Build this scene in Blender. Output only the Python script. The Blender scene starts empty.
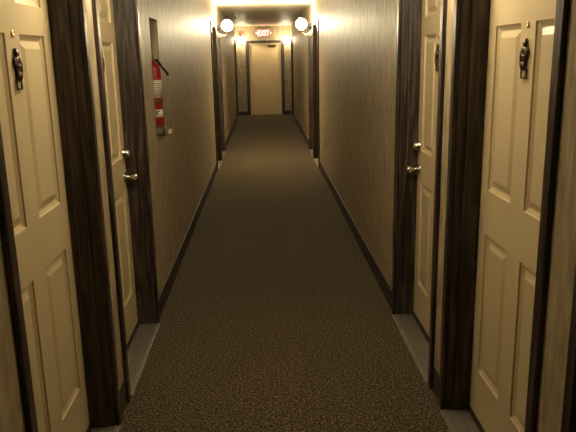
import bpy, bmesh, math, random
from mathutils import Vector, Matrix
random.seed(7)
S = bpy.context.scene
COL = S.collection
PI = math.pi

# ------------------------------------------------------------------ materials
def new_mat(name):
    m = bpy.data.materials.new(name); m.use_nodes = True
    nt = m.node_tree
    return m, nt, nt.nodes['Principled BSDF']

def N(nt, t, **kw):
    n = nt.nodes.new(t)
    for k, v in kw.items():
        if k in n.inputs: n.inputs[k].default_value = v
        else: setattr(n, k, v)
    return n

def ramp(nt, stops):
    r = nt.nodes.new('ShaderNodeValToRGB')
    els = r.color_ramp.elements
    while len(els) < len(stops): els.new(0.5)
    for e, (p, c) in zip(els, stops):
        e.position = p; e.color = (*c, 1)
    return r

def plain(name, col, rough=0.5, metal=0.0, spec=0.5, noise=0.06, nscale=30, bump=0.0):
    m, nt, b = new_mat(name)
    tc = N(nt, 'ShaderNodeTexCoord')
    nz = N(nt, 'ShaderNodeTexNoise', Scale=nscale, Detail=3.0)
    nt.links.new(tc.outputs['Object'], nz.inputs['Vector'])
    lo = tuple(c * (1 - noise) for c in col); hi = tuple(min(1, c * (1 + noise)) for c in col)
    r = ramp(nt, [(0.3, lo), (0.7, hi)])
    nt.links.new(nz.outputs['Fac'], r.inputs['Fac'])
    nt.links.new(r.outputs['Color'], b.inputs['Base Color'])
    b.inputs['Roughness'].default_value = rough
    b.inputs['Metallic'].default_value = metal
    b.inputs['Specular IOR Level'].default_value = spec
    if bump:
        bp = N(nt, 'ShaderNodeBump', Strength=bump, Distance=0.002)
        nt.links.new(nz.outputs['Fac'], bp.inputs['Height'])
        nt.links.new(bp.outputs['Normal'], b.inputs['Normal'])
    return m

def wallpaper(name):
    m, nt, b = new_mat(name)
    tc = N(nt, 'ShaderNodeTexCoord')
    def streak(sx, sz, det):
        mp = N(nt, 'ShaderNodeMapping'); mp.inputs['Scale'].default_value = (sx, sx, sz)
        nt.links.new(tc.outputs['Object'], mp.inputs['Vector'])
        n = N(nt, 'ShaderNodeTexNoise', Scale=1.0, Detail=det, Roughness=0.6)
        nt.links.new(mp.outputs['Vector'], n.inputs['Vector'])
        return n
    a = streak(70, 6, 3.0); c = streak(190, 9, 2.0); big = streak(16, 5.0, 4.0)
    mx = N(nt, 'ShaderNodeMath', operation='MULTIPLY_ADD'); mx.inputs[1].default_value = 0.6
    nt.links.new(a.outputs['Fac'], mx.inputs[0])
    m2 = N(nt, 'ShaderNodeMath', operation='MULTIPLY'); m2.inputs[1].default_value = 0.4
    nt.links.new(c.outputs['Fac'], m2.inputs[0]); nt.links.new(m2.outputs[0], mx.inputs[2])
    m3 = N(nt, 'ShaderNodeMath', operation='MULTIPLY_ADD'); m3.inputs[1].default_value = 0.55
    m4 = N(nt, 'ShaderNodeMath', operation='MULTIPLY'); m4.inputs[1].default_value = 0.45
    nt.links.new(big.outputs['Fac'], m3.inputs[0]); nt.links.new(mx.outputs[0], m4.inputs[0]); nt.links.new(m4.outputs[0], m3.inputs[2])
    mx = m3
    r = ramp(nt, WALL_RAMP)
    nt.links.new(mx.outputs[0], r.inputs['Fac'])
    nt.links.new(r.outputs['Color'], b.inputs['Base Color'])
    bp = N(nt, 'ShaderNodeBump', Strength=0.25, Distance=0.002)
    nt.links.new(mx.outputs[0], bp.inputs['Height'])
    nt.links.new(bp.outputs['Normal'], b.inputs['Normal'])
    b.inputs['Roughness'].default_value = 0.47
    b.inputs['Specular IOR Level'].default_value = 0.45
    return m

def carpet(name):
    m, nt, b = new_mat(name)
    tc = N(nt, 'ShaderNodeTexCoord')
    n = N(nt, 'ShaderNodeTexNoise', Scale=85.0, Detail=2.0, Roughness=0.6)
    v = N(nt, 'ShaderNodeTexVoronoi', Scale=130.0)
    g = N(nt, 'ShaderNodeTexNoise', Scale=1.2, Detail=2.0)
    for q in (n, v, g): nt.links.new(tc.outputs['Object'], q.inputs['Vector'])
    r = ramp(nt, [(0.38, (0.016, 0.012, 0.008)), (0.5, (0.073, 0.056, 0.036)), (0.62, (0.215, 0.170, 0.112))])
    nt.links.new(n.outputs['Fac'], r.inputs['Fac'])
    mx = N(nt, 'ShaderNodeMix', data_type='RGBA', blend_type='MULTIPLY'); mx.inputs['Factor'].default_value = 0.35
    gr = ramp(nt, [(0.35, (0.75, 0.75, 0.75)), (0.7, (1, 1, 1))])
    nt.links.new(g.outputs['Fac'], gr.inputs['Fac'])
    nt.links.new(r.outputs['Color'], mx.inputs[6]); nt.links.new(gr.outputs['Color'], mx.inputs[7])
    nt.links.new(mx.outputs[2], b.inputs['Base Color'])
    bp = N(nt, 'ShaderNodeBump', Strength=0.9, Distance=0.006)
    nt.links.new(v.outputs['Distance'], bp.inputs['Height'])
    nt.links.new(bp.outputs['Normal'], b.inputs['Normal'])
    b.inputs['Roughness'].default_value = 0.95
    b.inputs['Sheen Weight'].default_value = 0.2
    b.inputs['Sheen Roughness'].default_value = 0.4
    b.inputs['Sheen Tint'].default_value = (0.8, 0.68, 0.5, 1)
    b.inputs['Specular IOR Level'].default_value = 0.1
    return m

def wood(name, rough=0.45):
    m, nt, b = new_mat(name)
    tc = N(nt, 'ShaderNodeTexCoord')
    mp = N(nt, 'ShaderNodeMapping'); mp.inputs['Scale'].default_value = (1, 1, 0.07)
    nt.links.new(tc.outputs['Object'], mp.inputs['Vector'])
    n = N(nt, 'ShaderNodeTexNoise', Scale=60.0, Detail=5.0, Roughness=0.6, Distortion=0.8)
    n2 = N(nt, 'ShaderNodeTexNoise', Scale=9.0, Detail=2.0)
    nt.links.new(mp.outputs['Vector'], n.inputs['Vector']); nt.links.new(mp.outputs['Vector'], n2.inputs['Vector'])
    wv = N(nt, 'ShaderNodeMath', operation='SINE'); ml = N(nt, 'ShaderNodeMath', operation='MULTIPLY'); ml.inputs[1].default_value = 60
    nt.links.new(n2.outputs['Fac'], ml.inputs[0]); nt.links.new(ml.outputs[0], wv.inputs[0])
    ad = N(nt, 'ShaderNodeMath', operation='MULTIPLY_ADD'); ad.inputs[1].default_value = 0.12
    nt.links.new(wv.outputs[0], ad.inputs[0]); nt.links.new(n.outputs['Fac'], ad.inputs[2])
    r = ramp(nt, [(0.36, (0.012, 0.0085, 0.0075)), (0.50, (0.031, 0.0215, 0.0185)), (0.64, (0.072, 0.047, 0.038))])
    nt.links.new(ad.outputs[0], r.inputs['Fac'])
    nt.links.new(r.outputs['Color'], b.inputs['Base Color'])
    bp = N(nt, 'ShaderNodeBump', Strength=0.15, Distance=0.001)
    nt.links.new(ad.outputs[0], bp.inputs['Height']); nt.links.new(bp.outputs['Normal'], b.inputs['Normal'])
    b.inputs['Roughness'].default_value = rough
    return m

def brushed(name, col, rough, axis_scale):
    m, nt, b = new_mat(name)
    tc = N(nt, 'ShaderNodeTexCoord')
    mp = N(nt, 'ShaderNodeMapping'); mp.inputs['Scale'].default_value = axis_scale
    nt.links.new(tc.outputs['Object'], mp.inputs['Vector'])
    n = N(nt, 'ShaderNodeTexNoise', Scale=20.0, Detail=4.0)
    nt.links.new(mp.outputs['Vector'], n.inputs['Vector'])
    r = ramp(nt, [(0.3, tuple(c * .6 for c in col)), (0.7, col)])
    nt.links.new(n.outputs['Fac'], r.inputs['Fac']); nt.links.new(r.outputs['Color'], b.inputs['Base Color'])
    rr = N(nt, 'ShaderNodeMapRange'); rr.inputs['To Min'].default_value = rough - .1; rr.inputs['To Max'].default_value = rough + .12
    nt.links.new(n.outputs['Fac'], rr.inputs['Value']); nt.links.new(rr.outputs[0], b.inputs['Roughness'])
    b.inputs['Metallic'].default_value = 0.75
    return m

def emissive(name, col, strength, base=(0.9, 0.9, 0.85)):
    m, nt, b = new_mat(name)
    b.inputs['Base Color'].default_value = (*base, 1)
    b.inputs['Emission Color'].default_value = (*col, 1)
    b.inputs['Emission Strength'].default_value = strength
    b.inputs['Roughness'].default_value = 0.3
    return m

LIGHT = (1.0, 0.84, 0.53)
GLOBE = 70.0
WALL_RAMP = [(0.41, (0.265, 0.212, 0.140)), (0.5, (0.375, 0.306, 0.205)), (0.59, (0.475, 0.406, 0.280))]
M = {}
M['wallpaper'] = wallpaper('textured_wallpaper')
M['carpet'] = carpet('loop_carpet')
M['wood'] = wood('dark_walnut')
M['casing'] = wood('dark_walnut_varnished', 0.32)
M['ceiling'] = plain('ceiling_paint', (0.64, 0.56, 0.45), 0.5, noise=0.1, nscale=6, bump=0.2)
M['door'] = plain('cream_door_paint', (0.57, 0.472, 0.305), 0.36, noise=0.03, nscale=5)
M['tan'] = plain('tan_door_paint', (0.72, 0.57, 0.35), 0.42, noise=0.04, nscale=4)
M['sill'] = brushed('brushed_threshold', (0.38, 0.36, 0.33), 0.45, (40, 1, 1))
M['chrome'] = plain('polished_nickel', (0.78, 0.74, 0.68), 0.16, 1.0, noise=0.02)
M['steel'] = plain('dull_steel', (0.20, 0.18, 0.15), 0.42, 0.6, noise=0.15)
M['bronze'] = plain('dark_bronze', (0.075, 0.046, 0.030), 0.36, 0.5, noise=0.3, nscale=120, bump=0.3)
M['brass'] = plain('brass', (0.78, 0.62, 0.36), 0.3, 0.9, noise=0.05)
M['red'] = plain('red_enamel', (0.30, 0.018, 0.018), 0.3, noise=0.04)
M['label'] = plain('label_paper', (0.68, 0.63, 0.52), 0.55, noise=0.08, nscale=60)
M['ink'] = plain('label_ink', (0.05, 0.045, 0.04), 0.6)
M['rubber'] = plain('black_rubber', (0.018, 0.013, 0.010), 0.5)
M['dark_steel'] = plain('grey_painted_steel', (0.10, 0.085, 0.065), 0.5, 0.3)
M['strap'] = plain('brown_strap', (0.10, 0.06, 0.035), 0.5)
M['alarm'] = plain('alarm_red', (0.30, 0.035, 0.025), 0.45)
M['plastic'] = plain('cream_plastic', (0.36, 0.29, 0.19), 0.45)
M['globe'] = emissive('frosted_globe_lit', LIGHT, GLOBE * 1.5)
M['globe_weak'] = emissive('frosted_globe_weak_bulb', LIGHT, GLOBE * 0.57)
M['globe_far'] = emissive('frosted_globe_far_bulb', LIGHT, GLOBE * 0.38)

M['exit_red'] = emissive('exit_lit', (1.0, 0.30, 0.24), 2.6, (0.5, 0.03, 0.03))

# ------------------------------------------------------------------ mesh helpers
class MB:
    def __init__(self, origin=(0, 0, 0)):
        self.bm = bmesh.new(); self.o = Vector(origin)
    def box(self, a, b, bevel=0.0):
        a, b = Vector(a), Vector(b)
        lo = Vector((min(a[i], b[i]) for i in range(3))); hi = Vector((max(a[i], b[i]) for i in range(3)))
        r = bmesh.ops.create_cube(self.bm, size=1.0)
        vs = r['verts']
        c = (lo + hi) / 2; d = hi - lo
        for v in vs: v.co = Vector((v.co.x * d.x, v.co.y * d.y, v.co.z * d.z)) + c
        if bevel:
            es = list({e for v in vs for e in v.link_edges})
            bmesh.ops.bevel(self.bm, geom=es, offset=bevel, segments=2, affect='EDGES', profile=0.6)
        return self
    def quad(self, pts):
        self.bm.faces.new([self.bm.verts.new(p) for p in pts]); return self
    def lathe(self, prof, center, axis='Z', n=24):
        """prof: list of (radius, height) along the axis"""
        c = Vector(center)
        rings = []
        for r, h in prof:
            ring = []
            for k in range(n):
                a = 2 * PI * k / n
                x, y = r * math.cos(a), r * math.sin(a)
                if axis == 'Z': p = Vector((x, y, h))
                elif axis == 'X': p = Vector((h, x, y))
                elif axis == '-X': p = Vector((-h, x, y))
                elif axis == 'Y': p = Vector((x, h, y))
                else: p = Vector((x, -h, y))
                ring.append(self.bm.verts.new(c + p))
            rings.append(ring)
        for i in range(len(rings) - 1):
            for k in range(n):
                f = self.bm.faces.new((rings[i][k], rings[i][(k + 1) % n], rings[i + 1][(k + 1) % n], rings[i + 1][k]))
                f.smooth = True
        for ring in (rings[0], rings[-1]):
            try: self.bm.faces.new(ring)
            except ValueError: pass
        return self
    def loft(self, secs, n=16):
        """secs: list of (center, axis_u vec, axis_v vec) elliptical sections"""
        rings = []
        for c, u, v in secs:
            c, u, v = Vector(c), Vector(u), Vector(v)
            rings.append([self.bm.verts.new(c + u * math.cos(2 * PI * k / n) + v * math.sin(2 * PI * k / n)) for k in range(n)])
        for i in range(len(rings) - 1):
            for k in range(n):
                f = self.bm.faces.new((rings[i][k], rings[i][(k + 1) % n], rings[i + 1][(k + 1) % n], rings[i + 1][k])); f.smooth = True
        self.bm.faces.new(rings[0]); self.bm.faces.new(rings[-1])
        return self
    def tube(self, pts, rad, n=12):
        pts = [Vector(p) for p in pts]
        rad = rad if isinstance(rad, (list, tuple)) else [rad] * len(pts)
        secs = []
        prev = None
        for i, p in enumerate(pts):
            t = (pts[min(i + 1, len(pts) - 1)] - pts[max(i - 1, 0)]).normalized()
            u = prev if prev is not None else (Vector((0, 0, 1)) if abs(t.z) < 0.9 else Vector((1, 0, 0)))
            u = (u - t * u.dot(t)).normalized(); prev = u
            v = t.cross(u)
            secs.append((p, u * rad[i], v * rad[i]))
        return self.loft(secs, n)
    def build(self, name, mat, parent=None, merge=False):
        if merge: bmesh.ops.remove_doubles(self.bm, verts=self.bm.verts, dist=1e-5)
        bmesh.ops.recalc_face_normals(self.bm, faces=self.bm.faces)
        for v in self.bm.verts: v.co -= self.o
        me = bpy.data.meshes.new(name); self.bm.to_mesh(me); self.bm.free()
        me.materials.append(mat)
        o = bpy.data.objects.new(name, me); COL.objects.link(o)
        if parent is not None: o.parent = parent
        else: o.location = self.o
        return o

def tag(o, label, cat, group=None, kind=None):
    o['label'] = label; o['category'] = cat
    if group: o['group'] = group
    if kind: o['kind'] = kind
    return o

def empty(name, loc):
    e = bpy.data.objects.new(name, None); e.location = loc; e.empty_display_size = 0.1
    COL.objects.link(e); return e

def spline(pts, n=8):
    """Catmull-Rom through pts"""
    P = [Vector(p) for p in pts]; P = [2 * P[0] - P[1]] + P + [2 * P[-1] - P[-2]]
    out = []
    for i in range(1, len(P) - 2):
        for k in range(n):
            t = k / n
            a, b, c, d = P[i - 1], P[i], P[i + 1], P[i + 2]
            out.append(0.5 * ((2 * b) + (c - a) * t + (2 * a - 5 * b + 4 * c - d) * t * t + (3 * b - a - 3 * c + d) * t ** 3))
    out.append(P[-2]); return out

# ------------------------------------------------------------------ layout
XL, XR = -0.715, 0.812            # wall faces
YB, YE = -2.6, 18.9               # back and end wall faces
ZC = 2.45
WT = 0.20                         # wall thickness
ZT = 2.07                         # underside of the head stop
CW, CT = 0.05, 0.018              # casing width, projection
DF = 0.113                        # depth of the door leaf's face behind the wall face

DL = [(0.35, 1.25, 'far'), (1.797, 2.705, 'near'), (3.005, 3.888, 'far'), (9.69, 10.53, 'near'), (10.77, 11.60, 'far'), (17.67, 18.44, 'near')]
DR = [(0.63, 1.525, 'far'), (1.842, 2.735, 'near'), (3.025, 3.905, 'far'), (9.67, 10.51, 'near'), (10.75, 11.58, 'far'), (17.67, 18.44, 'near')]
NICHE = (4.40, 4.735, 1.12, 1.895, 0.125)   # y0 y1 z0 z1 depth

def opening(d): return (d[0] - 0.032, d[1] + 0.032)

def side_wall(name, xw, s, doors, niche, label):
    mb = MB((xw, 0, 0))
    y = YB - 0.1
    for d in doors:
        a, b = opening(d)
        if niche and y < niche[0] < a:
            n0, n1, z0, z1, dep = niche
            mb.box((xw, y, 0), (xw + s * WT, n0, ZC)); mb.box((xw, n1, 0), (xw + s * WT, a, ZC))
            mb.box((xw, n0, 0), (xw + s * WT, n1, z0)); mb.box((xw, n0, z1), (xw + s * WT, n1, ZC))
            mb.box((xw + s * dep, n0, z0), (xw + s * WT, n1, z1))
        else:
            mb.box((xw, y, 0), (xw + s * WT, a, ZC))
        mb.box((xw, a, ZT + 0.034), (xw + s * WT, b, ZC))
        y = b
    mb.box((xw, y, 0), (xw + s * WT, YE + 0.1, ZC))
    return tag(mb.build(name, M['wallpaper']), label, 'wall', kind='structure')

side_wall('wall_left', XL, -1, DL, NICHE, 'left corridor wall in beige streaked wallpaper with a small niche')
side_wall('wall_right', XR, 1, DR, None, 'right corridor wall in beige streaked wallpaper without a niche')

EX0, EX1, EZ = -0.36, 0.53, 1.985       # end door opening
def end_wall():
    mb = MB((0, YE, 0))
    mb.box((XL - WT, YE, 0), (EX0 - 0.02, YE + 0.2, ZC)); mb.box((EX1 + 0.02, YE, 0), (XR + WT, YE + 0.2, ZC))
    mb.box((EX0 - 0.02, YE, EZ + 0.02), (EX1 + 0.02, YE + 0.2, ZC))
    tag(mb.build('wall_end', M['wallpaper']), 'wallpapered wall closing the far end of the corridor around the tan door', 'wall', kind='structure')
    mb = MB((0, YB, 0)); mb.box((XL - WT, YB, 0), (XR + WT, YB - 0.2, ZC))
    tag(mb.build('wall_back', M['wallpaper']), 'wallpapered wall behind the viewpoint at the near end of the corridor', 'wall', kind='structure')
end_wall()

mb = MB(); mb.box((XL - WT - .05, YB - .2, -0.1), (XR + WT + .05, YE + 0.25, 0))
tag(mb.build('floor', M['carpet']), 'dark brown flecked carpet running the length of the corridor floor', 'floor', kind='structure')

# ceiling of long boards with thin joints
mb = MB((0, 0, ZC))
y = YB - .2
step = [YB - .2, 1.0, 4.05, 7.1, 10.15, 13.2, 16.25, YE + .25]
for a, b in zip(step[:-1], step[1:]):
    mb.box((XL - WT, a + 0.003, ZC), (XR + WT, b - 0.003, ZC + 0.08), 0.003)
mb.box((XL - WT, YB - .2, ZC + 0.05), (XR + WT, YE + .25, ZC + 0.12))
tag(mb.build('ceiling', M['ceiling']), 'flat greyish brown corridor ceiling with thin panel joints', 'ceiling', kind='structure')

# baseboards
def baseboards(name, xw, s, doors, label):
    mb = MB((xw, 0, 0)); y = YB
    for d in doors:
        a, b = d[0] - 0.017 - CW, d[1] + 0.017 + CW
        if a > y: mb.box((xw, y, 0), (xw - s * 0.006, a, 0.125))
        y = b
    mb.box((xw, y, 0), (xw - s * 0.006, YE, 0.125))
    tag(mb.build(name, M['wood']), label, 'baseboard', kind='structure')
baseboards('baseboard_left', XL, -1, DL, 'dark wood baseboard along the left corridor wall')
baseboards('baseboard_right', XR, 1, DR, 'dark wood baseboard along the right corridor wall')
mb = MB((0, YE, 0))
mb.box((XL + .012, YE, 0), (EX0 - .09, YE - 0.012, 0.115), 0.003); mb.box((EX1 + .09, YE, 0), (XR - .012, YE - 0.012, 0.115), 0.003)
tag(mb.build('baseboard_end', M['wood']), 'dark wood baseboard on the far wall either side of the tan door', 'baseboard', kind='structure')

# ------------------------------------------------------------------ six-panel doors
PZ = [(0.253, 0.888), (1.080, 1.729), (1.832, 1.97)]
PROFILE = [(0.0, 0.0), (0.002, 0.006), (0.019, 0.0145), (0.023, 0.0145), (0.047, 0.003), (0.050, 0.0025)]

def knocker_mesh(mb, P):
    """bronze gentleman in a tall hat standing on a square loop; P(u, d, z) maps local to world (d towards the corridor)"""
    def sec(u, d, z, ru, rd):
        c = Vector(P(u, d, z))
        return (c, Vector(P(u + ru, d, z)) - c, Vector(P(u, d + rd, z)) - c)
    D = 0.007
    mb.loft([sec(0, D, -.040, .007, .004), sec(.001, D, -.030, .010, .006), sec(.001, D, -.012, .012, .007), sec(0, D, .004, .013, .008),
             sec(-.001, D, .016, .016, .009), sec(-.001, D, .026, .018, .010), sec(0, D, .033, .015, .009), sec(0, D, .037, .006, .006)], 14)
    mb.loft([sec(0, D, .036, .005, .005), sec(0, D + .001, .041, .0075, .007), sec(0, D + .001, .047, .0075, .007), sec(0, D, .051, .006, .006)], 12)
    mb.loft([sec(0, D, .0495, .011, .009), sec(0, D, .0515, .011, .009), sec(0, D, .052, .007, .006), sec(0, D, .064, .0075, .006)], 12)
    # arms
    mb.tube(spline([P(.015, D, .029), P(.021, D + .002, .014), P(.022, D + .002, .000), P(.021, D + .002, -.020), P(.017, D, -.040)], 5), [.004] * 20 + [.003])
    mb.tube(spline([P(-.016, D, .029), P(-.019, D + .003, .013), P(-.010, D + .008, .004), P(.000, D + .010, .010)], 5), .0042)
    # leg split and shoes
    mb.tube([P(-.006, D + .002, -.015), P(-.006, D + .002, -.042)], [.0065, .005]); mb.tube([P(.006, D + .003, -.015), P(.005, D + .003, -.042)], [.0065, .005])
    # square loop below the feet
    for a, b in (((-.019, .003, -.046), (.019, .009, -.040)), ((-.019, .003, -.073), (.019, .009, -.067)), ((-.019, .003, -.068), (-.0145, .009, -.044)), ((.0145, .003, -.068), (.019, .009, -.044))):
        mb.box(P(*a), P(*b), 0.0015)
    mb.box(P(-.004, 0, .006), P(.004, D, .016)); mb.box(P(-.004, 0, -.046), P(.004, .006, -.041))

ordinal = {}
def door(n, s, xw, spec, label, detail=True):
    y0, y1, lock = spec
    J0, J1 = y0 - 0.012, y1 + 0.012
    X = lambda d: xw + s * d
    base = (X(0.1), (y0 + y1) / 2, 0)
    root = empty('door_%d' % n, base)
    tag(root, label, 'door', 'cream six-panel doors along the corridor', kind='structure')
    mk = lambda: MB(base)
    # casing on the corridor face
    m = mk()
    for a, b in ((J0 - .005 - CW, J0 - .005), (J1 + .005, J1 + .005 + CW)):
        m.box((X(-CT), a, 0), (X(0), b, ZT + .012 + .005 + CW), 0.0065)
    m.box((X(-CT), J0 - .005, ZT + .017), (X(0), J1 + .005, ZT + .017 + CW), 0.004)
    m.build('door_casing', M['casing'], root)
    # jamb lining and stop
    m = mk()
    m.box((X(0), J0 - .018, 0), (X(.17), J0, ZT + .030), 0.001); m.box((X(0), J1, 0), (X(.17), J1 + .018, ZT + .030), 0.001)
    m.box((X(0), J0, ZT + .012), (X(.17), J1, ZT + .030), 0.001)
    m.build('door_jamb', M['wood'], root)
    m = mk()
    m.box((X(.038), J0, .015), (X(DF), y0, ZT + .012), 0.003); m.box((X(.038), y1, .015), (X(DF), J1, ZT + .012), 0.003)
    m.box((X(.038), y0, ZT), (X(DF), y1, ZT + .012), 0.003)
    m.build('door_stop', M['wood'], root)
    # threshold plate
    m = mk()
    m.box((X(-.024), J0 + .001, 0), (X(.105), J1 - .001, .012), 0.004)
    m.box((X(-.002), J0 + .001, .010), (X(.003), J1 - .001, .0145), 0.001)
    m.box((X(.060), J0 + .001, .010), (X(.064), J1 - .001, .0145), 0.001)
    th = m.build('threshold', M['sill'], root); th['label'] = 'worn brushed metal threshold plate'
    m = mk(); m.box((X(.105), J0 + .001, 0), (X(.17), J1 - .001, .026)); m.build('door_sill', M['wood'], root)
    # leaf with raised panels
    m = mk()
    a0, a1 = J0 + .002, J1 - .002; z0, z1 = .034, ZT + .009
    w = y1 - y0
    k = w / 0.908
    cols = sorted([(y1 - .345 * k, y1 - .085 * k), (y1 - .745 * k, y1 - .477 * k)])
    ys = [a0] + [v for c in cols for v in c] + [a1]
    zs = [z0] + [v for c in PZ for v in c] + [z1]
    if s > 0: zs[3] -= .002; zs[4] += .008; zs[5] += .004
    for i in range(len(ys) - 1):
        for j in range(len(zs) - 1):
            ya, yb, za, zb = ys[i], ys[i + 1], zs[j], zs[j + 1]
            if i % 2 == 1 and j % 2 == 1:
                prev = None
                for off, dep in PROFILE:
                    cur = [(X(DF + dep), ya + off, za + off), (X(DF + dep), yb - off, za + off), (X(DF + dep), yb - off, zb - off), (X(DF + dep), ya + off, zb - off)]
                    if prev:
                        for q in range(4):
                            m.quad([prev[q], prev[(q + 1) % 4], cur[(q + 1) % 4], cur[q]])
                    prev = cur
                m.quad(prev)
            else:
                m.quad([(X(DF), ya, za), (X(DF), yb, za), (X(DF), yb, zb), (X(DF), ya, zb)])
    bk = X(DF + .042)
    m.quad([(bk, a0, z0), (bk, a1, z0), (bk, a1, z1), (bk, a0, z1)])
    for yy in (a0, a1): m.quad([(X(DF), v, zz) for v, zz in ((yy, z0), (yy, z1))] + [(bk, yy, z1), (bk, yy, z0)])
    for zz in (z0, z1): m.quad([(X(DF), a0, zz), (X(DF), a1, zz), (bk, a1, zz), (bk, a0, zz)])
    leaf = m.build('door_leaf', M['door'], root, merge=True)
    ax = '-X' if s > 0 else 'X'
    yk = (y1 - .052) if lock == 'far' else (y0 + .052)
    if detail:
        yc = (cols[0][1] + cols[1][0]) / 2
        m = mk(); m.lathe([(.0115, 0), (.0115, .004), (.008, .007), (.006, .005), (.0, .005)], (X(DF), yc, 1.728), ax, 16)
        o = m.build('peephole', M['brass'], leaf)
        m = mk(); P = lambda u, d, z: (X(DF - d), yc + u * 1.3, 1.617 + z)
        knocker_mesh(m, P)
        o = m.build('door_knocker', M['bronze'], leaf); o['label'] = 'dark bronze knocker of a man in a tall hat over a square loop'
    m = mk(); m.lathe([(.031, 0), (.031, .008), (.027, .016), (.025, .042), (.0, .044)], (X(DF), yk, 1.102), ax, 24)
    o = m.build('deadbolt', M['chrome'], leaf)
    m = mk(); m.lathe([(.030, 0), (.030, .004), (.020, .010), (.0105, .016), (.0095, .044), (.016, .052), (.0215, .062), (.0225, .070), (.018, .078), (.0, .080)], (X(DF), yk, .965), ax, 24)
    o = m.build('door_knob', M['chrome'], leaf); o['label'] = 'polished nickel knob on a round rose'

LN = ['partly out of view beyond the left wall strip, nearest of all on the left',
      'nearest cream six-panel door on the left with a bronze figure knocker',
      'second cream door on the left, just before the fire extinguisher',
      'third cream door on the left, at the near side of the far left globe lamp',
      'fourth cream door on the left, just past the far left globe lamp',
      'cream door on the left beside the far end wall']
RN = ['door at the right edge of the photo showing only its dark casing',
      'nearest cream six-panel door fully visible on the right with a bronze figure knocker',
      'second cream door on the right, with polished knob and deadbolt',
      'third cream door on the right, at the near side of the far right globe lamp',
      'fourth cream door on the right, just past the far right globe lamp',
      'cream door on the right beside the far end wall']
n = 1
for i in range(1, 6):
    door(n, -1, XL, DL[i], LN[i], i < 3); n += 1
for i in range(0, 6):
    door(n, 1, XR, DR[i], RN[i], 1 <= i < 3); n += 1

# ------------------------------------------------------------------ end door
def end_door(n):
    base = ((EX0 + EX1) / 2, YE + .03, 0)
    root = empty('door_%d' % n, base)
    tag(root, 'plain flat tan door in the wall at the far end of the corridor', 'door', kind='structure')
    m = MB(base)
    for a, b in ((EX0 - .09, EX0 + .003), (EX1 - .003, EX1 + .09)):
        m.box((a, YE - .02, 0), (b, YE, EZ + .075), 0.004)
    m.box((EX0 + .003, YE - .02, EZ), (EX1 - .003, YE, EZ + .075), 0.004)
    m.build('door_casing', M['casing'], root)
    m = MB(base)
    for a, b in ((EX0 - .018, EX0 + .025), (EX1 - .025, EX1 + .018)): m.box((a, YE + .001, 0), (b, YE + .06, EZ + .018), 0.002)
    m.box((EX0 + .025, YE + .001, EZ - .025), (EX1 - .025, YE + .06, EZ + .018), 0.002)
    m.build('door_jamb', M['tan'], root)
    m = MB(base); m.box((EX0 - .015, YE + .061, .016), (EX1 + .015, YE + .105, EZ + .01), 0.002)
    leaf = m.build('door_leaf', M['tan'], root)
    m = MB(base); m.box((EX0 + .026, YE - .03, 0), (EX1 - .026, YE + .12, .013), 0.003)
    th = m.build('threshold', M['steel'], root); th['label'] = 'bright metal threshold strip'
    m = MB(base); m.lathe([(.034, 0), (.034, .008), (.013, .014), (.013, .036), (.026, .046), (.029, .06), (.022, .07), (0, .072)], (EX0 + .065, YE + .061, .94), '-Y', 20)
    m.build('door_knob', M['brass'], leaf)
    m = MB(base); m.box((.17, YE + .061, 1.885), (.40, YE + .011, 1.937), 0.006)
    cl = m.build('door_closer', M['bronze'], leaf); cl['label'] = 'dark bronze closer with folded arm'
    m = MB(base); m.tube([(.29, YE + .03, 1.94), (.22, YE - .10, 1.952), (.13, YE - .03, 1.985)], .010)
    m.build('closer_arm', M['brass'], root)
end_door(n)

# ------------------------------------------------------------------ globe sconces
def sconce(xw, s, y, z, label, d=0.185, r=0.086, glass='globe'):
    X = lambda q: xw - s * q
    base = (xw, y, z - 0.13)
    root = tag(empty('globe_sconce', base), label, 'wall lamp', 'globe wall sconces along the corridor')
    ax = '-X' if s > 0 else 'X'
    m = MB(base); m.lathe([(.045, 0), (.045, .006), (.036, .014), (.018, .022), (0, .023)], (xw, y, z - .105), ax, 24)
    m.build('wall_plate', M['brass'], root)
    m = MB(base)
    m.tube(spline([(X(.015), y, z - .105), (X(.05), y, z - .125), (X(.095), y, z - .155), (X(.15), y, z - .15), (X(d), y, z - .12), (X(d), y, z - .095)], 6), .0075)
    m.tube(spline([(X(.02), y, z - .115), (X(.045), y, z - .165), (X(.085), y, z - .175), (X(.10), y, z - .15)], 6), .005)
    m.build('arm', M['brass'], root)
    m = MB(base); m.lathe([(.010, -.115), (.022, -.110), (.036, -.098), (.040, -.082), (.036, -.076), (.030, -.078), (0, -.09)], (X(d), y, z), 'Z', 24)
    m.build('lamp_holder', M['brass'], root)
    m = MB(base)
    prof = [(r * math.sin(t), -r * math.cos(t)) for t in [0.42 + (PI - 0.42) * k / 15 for k in range(16)]]
    m.lathe(prof, (X(d), y, z), 'Z', 28)
    g = m.build('globe_shade', M[glass], root); g['label'] = 'lit white glass globe'

sconce(XL, -1, 2.857, 2.10, 'lit white globe wall lamp on the left wall strip between the two nearest left doors', glass='globe_weak')
sconce(XR, 1, 2.88, 2.10, 'lit white globe wall lamp on the right wall strip between the two nearest right doors', glass='globe_weak')
sconce(XL, -1, 10.65, 2.112, 'larger-looking lit white globe wall lamp on the left wall between the third and fourth doors')
sconce(XR, 1, 10.63, 2.112, 'larger-looking lit white globe wall lamp on the right wall between the third and fourth doors')
sconce(XL, -1, 18.66, 2.06, 'small-looking lit globe lamp at the far end on the left, under the red alarm box', 0.165, glass='globe_far')
sconce(XR, 1, 18.66, 2.06, 'small-looking lit globe lamp at the far end on the right, beside the tan door', 0.15, glass='globe_far')

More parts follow.
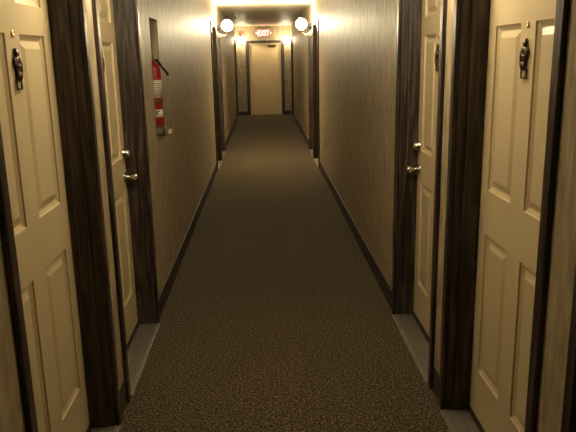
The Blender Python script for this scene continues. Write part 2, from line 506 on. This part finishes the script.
# ------------------------------------------------------------------ fire extinguisher and its bracket
ex, ey = -0.742, 4.570
er = 0.056
zb, zt = 1.150, 1.612
base = (ex, ey, zb)
root = tag(empty('fire_extinguisher', base), 'red fire extinguisher with white labels standing in the left wall niche', 'fire extinguisher')
m = MB(base)
m.lathe([(0, zb), (er * .8, zb), (er, zb + .012), (er, zt - .045), (er * .94, zt - .026), (er * .7, zt - .008), (er * .36, zt), (.017, zt + .006), (.017, zt + .014), (0, zt + .014)], (ex, ey, 0), 'Z', 36)
m.build('cylinder', M['red'], root)
def wrap(z0, z1, r, a0, a1, n=16):
    mb = MB(base); prev = None
    inner = []; outer = []
    for k in range(n + 1):
        a = a0 + (a1 - a0) * k / n
        c, sn = math.cos(a), math.sin(a)
        outer.append([(ex + r * c, ey + r * sn, z) for z in (z0, z1)])
        inner.append([(ex + (r - .0012) * c, ey + (r - .0012) * sn, z) for z in (z0, z1)])
    for k in range(n):
        mb.quad([outer[k][0], outer[k + 1][0], outer[k + 1][1], outer[k][1]])
    for f in mb.bm.faces: f.smooth = True
    for k in range(n):
        mb.quad([inner[k][0], inner[k + 1][0], inner[k + 1][1], inner[k][1]])
        mb.quad([outer[k][0], outer[k + 1][0], inner[k + 1][0], inner[k][0]]); mb.quad([outer[k][1], outer[k + 1][1], inner[k + 1][1], inner[k][1]])
    for q in (0, n): mb.quad([outer[q][0], outer[q][1], inner[q][1], inner[q][0]])
    return mb
lab = wrap(1.378, 1.497, er + .0012, -2.6, 1.2).build('instruction_label', M['label'], root, True); lab['label'] = 'tall white instruction label'
pr = MB(base)
for k in range(7):
    z = 1.397 + k * .0125
    w = wrap(z, z + .0035, er + .0018, -1.75 + .05 * (k % 3), -.15 - .2 * (k % 2), 8)
    me = bpy.data.meshes.new('t'); w.bm.to_mesh(me); pr.bm.from_mesh(me); w.bm.free(); bpy.data.meshes.remove(me)
pr.build('instruction_print', M['ink'], lab)
wrap(1.346, 1.366, er + .003, -PI, PI, 40).build('retaining_band', M['strap'], root, True)
lab2 = wrap(1.248, 1.300, er + .0012, -1.62, -.25).build('class_label', M['label'], root, True); lab2['label'] = 'small square white label with a dark mark'
pr = MB(base)
for z0, z1, a0, a1 in ((1.264, 1.292, -1.35, -1.18), (1.285, 1.292, -1.2, -.80), (1.275, 1.281, -1.2, -.95)):
    w = wrap(z0, z1, er + .0018, a0, a1, 6)
    me = bpy.data.meshes.new('t'); w.bm.to_mesh(me); pr.bm.from_mesh(me); w.bm.free(); bpy.data.meshes.remove(me)
pr.build('class_mark', M['ink'], lab2)
# valve, gauge, levers, hose
m = MB(base); m.lathe([(0, zt + .012), (.016, zt + .012), (.016, zt + .030), (.012, zt + .034), (.012, zt + .050), (0, zt + .050)], (ex, ey, 0), 'Z', 16)
m.build('valve', M['steel'], root)
m = MB(base); m.lathe([(0, 0), (.014, 0), (.015, .003), (.013, .008), (0, .009)], (ex + .016, ey - .004, zt + .026), 'X', 18)
m.build('gauge', M['brass'], root)
m = MB(base); m.box((ex - .009, ey - .065, zt + .040), (ex + .009, ey + .02, zt + .046), 0.002)
m.tube(spline([(ex, ey + .015, zt + .054), (ex, ey - .03, zt + .064), (ex, ey - .075, zt + .072)], 4), [.008] * 9)
m.build('lever', M['steel'], root)
m = MB(base)
m.tube(spline([(ex + .010, ey, zt + .022), (ex + .036, ey - .012, zt + .012), (-.672, ey - .035, zt - .030), (-.645, ey - .055, zt - .060), (-.630, ey - .068, zt - .084)], 6), [.0085] * 19 + [.009] * 6)
m.build('hose', M['rubber'], root)

base = (XL - .06, ey, NICHE[2])
root = tag(empty('extinguisher_bracket', base), 'dull metal cup bracket with a raised lip under the red fire extinguisher', 'bracket')
m = MB(base)
m.lathe([(0, 1.1205), (.060, 1.1205), (.062, 1.124), (.062, 1.185), (.0585, 1.185), (.0585, 1.149), (0, 1.149)], (ex, ey, 0), 'Z', 32)
m.build('cup', M['dark_steel'], root)
m = MB(base)
pts = [(-.684, 1.1215), (-.664, 1.124), (-.648, 1.135), (-.634, 1.156)]
for (x0, z0), (x1, z1) in zip(pts[:-1], pts[1:]):
    a = [(x0, ey - .085, z0), (x1, ey - .085, z1), (x1, ey - .012, z1), (x0, ey - .012, z0)]
    b = [(p[0], p[1], p[2] + .004) for p in a]
    m.quad(a); m.quad(b)
    for q in range(4): m.quad([a[q], a[(q + 1) % 4], b[(q + 1) % 4], b[q]])
m.build('lip', M['dark_steel'], root)
m = MB(base); m.box((-.648, ey - .090, 1.140), (-.630, ey - .008, 1.166), 0.003)  # pale box on the lip's end; the metal's highlight is put in as colour
o = m.build('lip_highlight', M['label'], root); o['label'] = 'pale edge of the lip with its highlight painted in'

# ------------------------------------------------------------------ exit sign and alarm
sx, sz = 0.060, 2.258
base = (sx, YE, sz)
root = tag(empty('exit_sign', base), 'lit EXIT sign on the far wall above the tan door', 'exit sign')
m = MB(base); m.box((sx - .235, YE, sz - .115), (sx + .235, YE - .045, sz + .115), 0.006)
m.build('housing', M['plastic'], root)
cu = bpy.data.curves.new('exit_letters', 'FONT'); cu.body = 'EXIT'; cu.align_x = 'CENTER'; cu.align_y = 'CENTER'
cu.size = 0.205; cu.extrude = 0.002; cu.offset = 0.004; cu.space_character = 1.02
tmp = bpy.data.objects.new('tmp', cu); COL.objects.link(tmp)
bpy.context.view_layer.update()
me = bpy.data.meshes.new_from_object(tmp.evaluated_get(bpy.context.evaluated_depsgraph_get()))
bpy.data.objects.remove(tmp)
me.transform(Matrix.Rotation(PI / 2, 4, 'X'))
xs = [v.co.x for v in me.vertices]; zs = [v.co.z for v in me.vertices]
fx = 0.315 / (max(xs) - min(xs)); fz = 0.155 / (max(zs) - min(zs)); cz = (max(zs) + min(zs)) / 2; cx = (max(xs) + min(xs)) / 2
for v in me.vertices:
    v.co.x = (v.co.x - cx) * fx; v.co.z = (v.co.z - cz) * fz; v.co.y -= .047
me.materials.clear(); me.materials.append(M['exit_red'])
lt = bpy.data.objects.new('letters', me); COL.objects.link(lt); lt.parent = root; lt['label'] = 'glowing red EXIT letters'
for q in (-1, 1):
    m = MB(base)
    tip, bx = sx + q * .222, sx + q * .182
    f = [(tip, sz), (bx, sz + .035), (bx, sz - .035)]
    A = [(x, YE - .0455, z) for x, z in f]; B = [(x, YE - .049, z) for x, z in f]
    m.quad(A); m.quad(B)
    for k in range(3): m.quad([A[k], A[(k + 1) % 3], B[(k + 1) % 3], B[k]])
    m.build('chevron', M['exit_red'], root)

base = (-.555, YE - .02, 2.23)
root = tag(empty('fire_alarm', base), 'small red fire alarm box high on the far wall above the left globe', 'fire alarm')
m = MB(base); m.box((-.615, YE + .004, 2.185), (-.492, YE - .05, 2.275), 0.005); m.build('housing', M['alarm'], root)
m = MB(base)
for k in range(4): m.box((-.600, YE - .0505, 2.198 + k * .013), (-.545, YE - .053, 2.204 + k * .013))
m.build('grille', M['rubber'], root)
m = MB(base); m.box((-.535, YE - .049, 2.200), (-.503, YE - .062, 2.26), 0.004); m.build('strobe_lens', M['plastic'], root)

# ------------------------------------------------------------------ camera, view
cam = bpy.data.cameras.new('camera'); co = bpy.data.objects.new('camera', cam); COL.objects.link(co)
R = [[0.9990748494232615, -0.027791166586069598, 0.032819145474441556],
     [-0.038476865709833, -0.23678071206051074, 0.9708009194480941],
     [-0.019208749439635756, -0.9711655602707001, -0.23763097123283922]]
mw = Matrix.Identity(4)
for i in range(3):
    mw[i][0] = R[i][0]; mw[i][1] = -R[i][1]; mw[i][2] = -R[i][2]
mw[2][3] = 1.64
co.matrix_world = mw
cam.sensor_fit = 'HORIZONTAL'; cam.sensor_width = 36.0; cam.lens = 656.0 / 576.0 * 36.0
cam.clip_start = 0.02; cam.clip_end = 60
S.camera = co

w = bpy.data.worlds.new('dim_interior'); S.world = w; w.use_nodes = True
w.node_tree.nodes['Background'].inputs['Color'].default_value = (0.01, 0.008, 0.006, 1)
w.node_tree.nodes['Background'].inputs['Strength'].default_value = 0.1

vs = S.view_settings
S.display_settings.display_device = 'sRGB'
vs.view_transform = 'Standard'; vs.look = 'None'; vs.exposure = 1.2; vs.gamma = 1.0; vs.use_curve_mapping = False
S.cycles.use_denoising = True
S.cycles.denoising_input_passes = 'RGB_ALBEDO_NORMAL'
S.cycles.max_bounces = 8; S.cycles.diffuse_bounces = 5
S.cycles.sample_clamp_indirect = 6.0
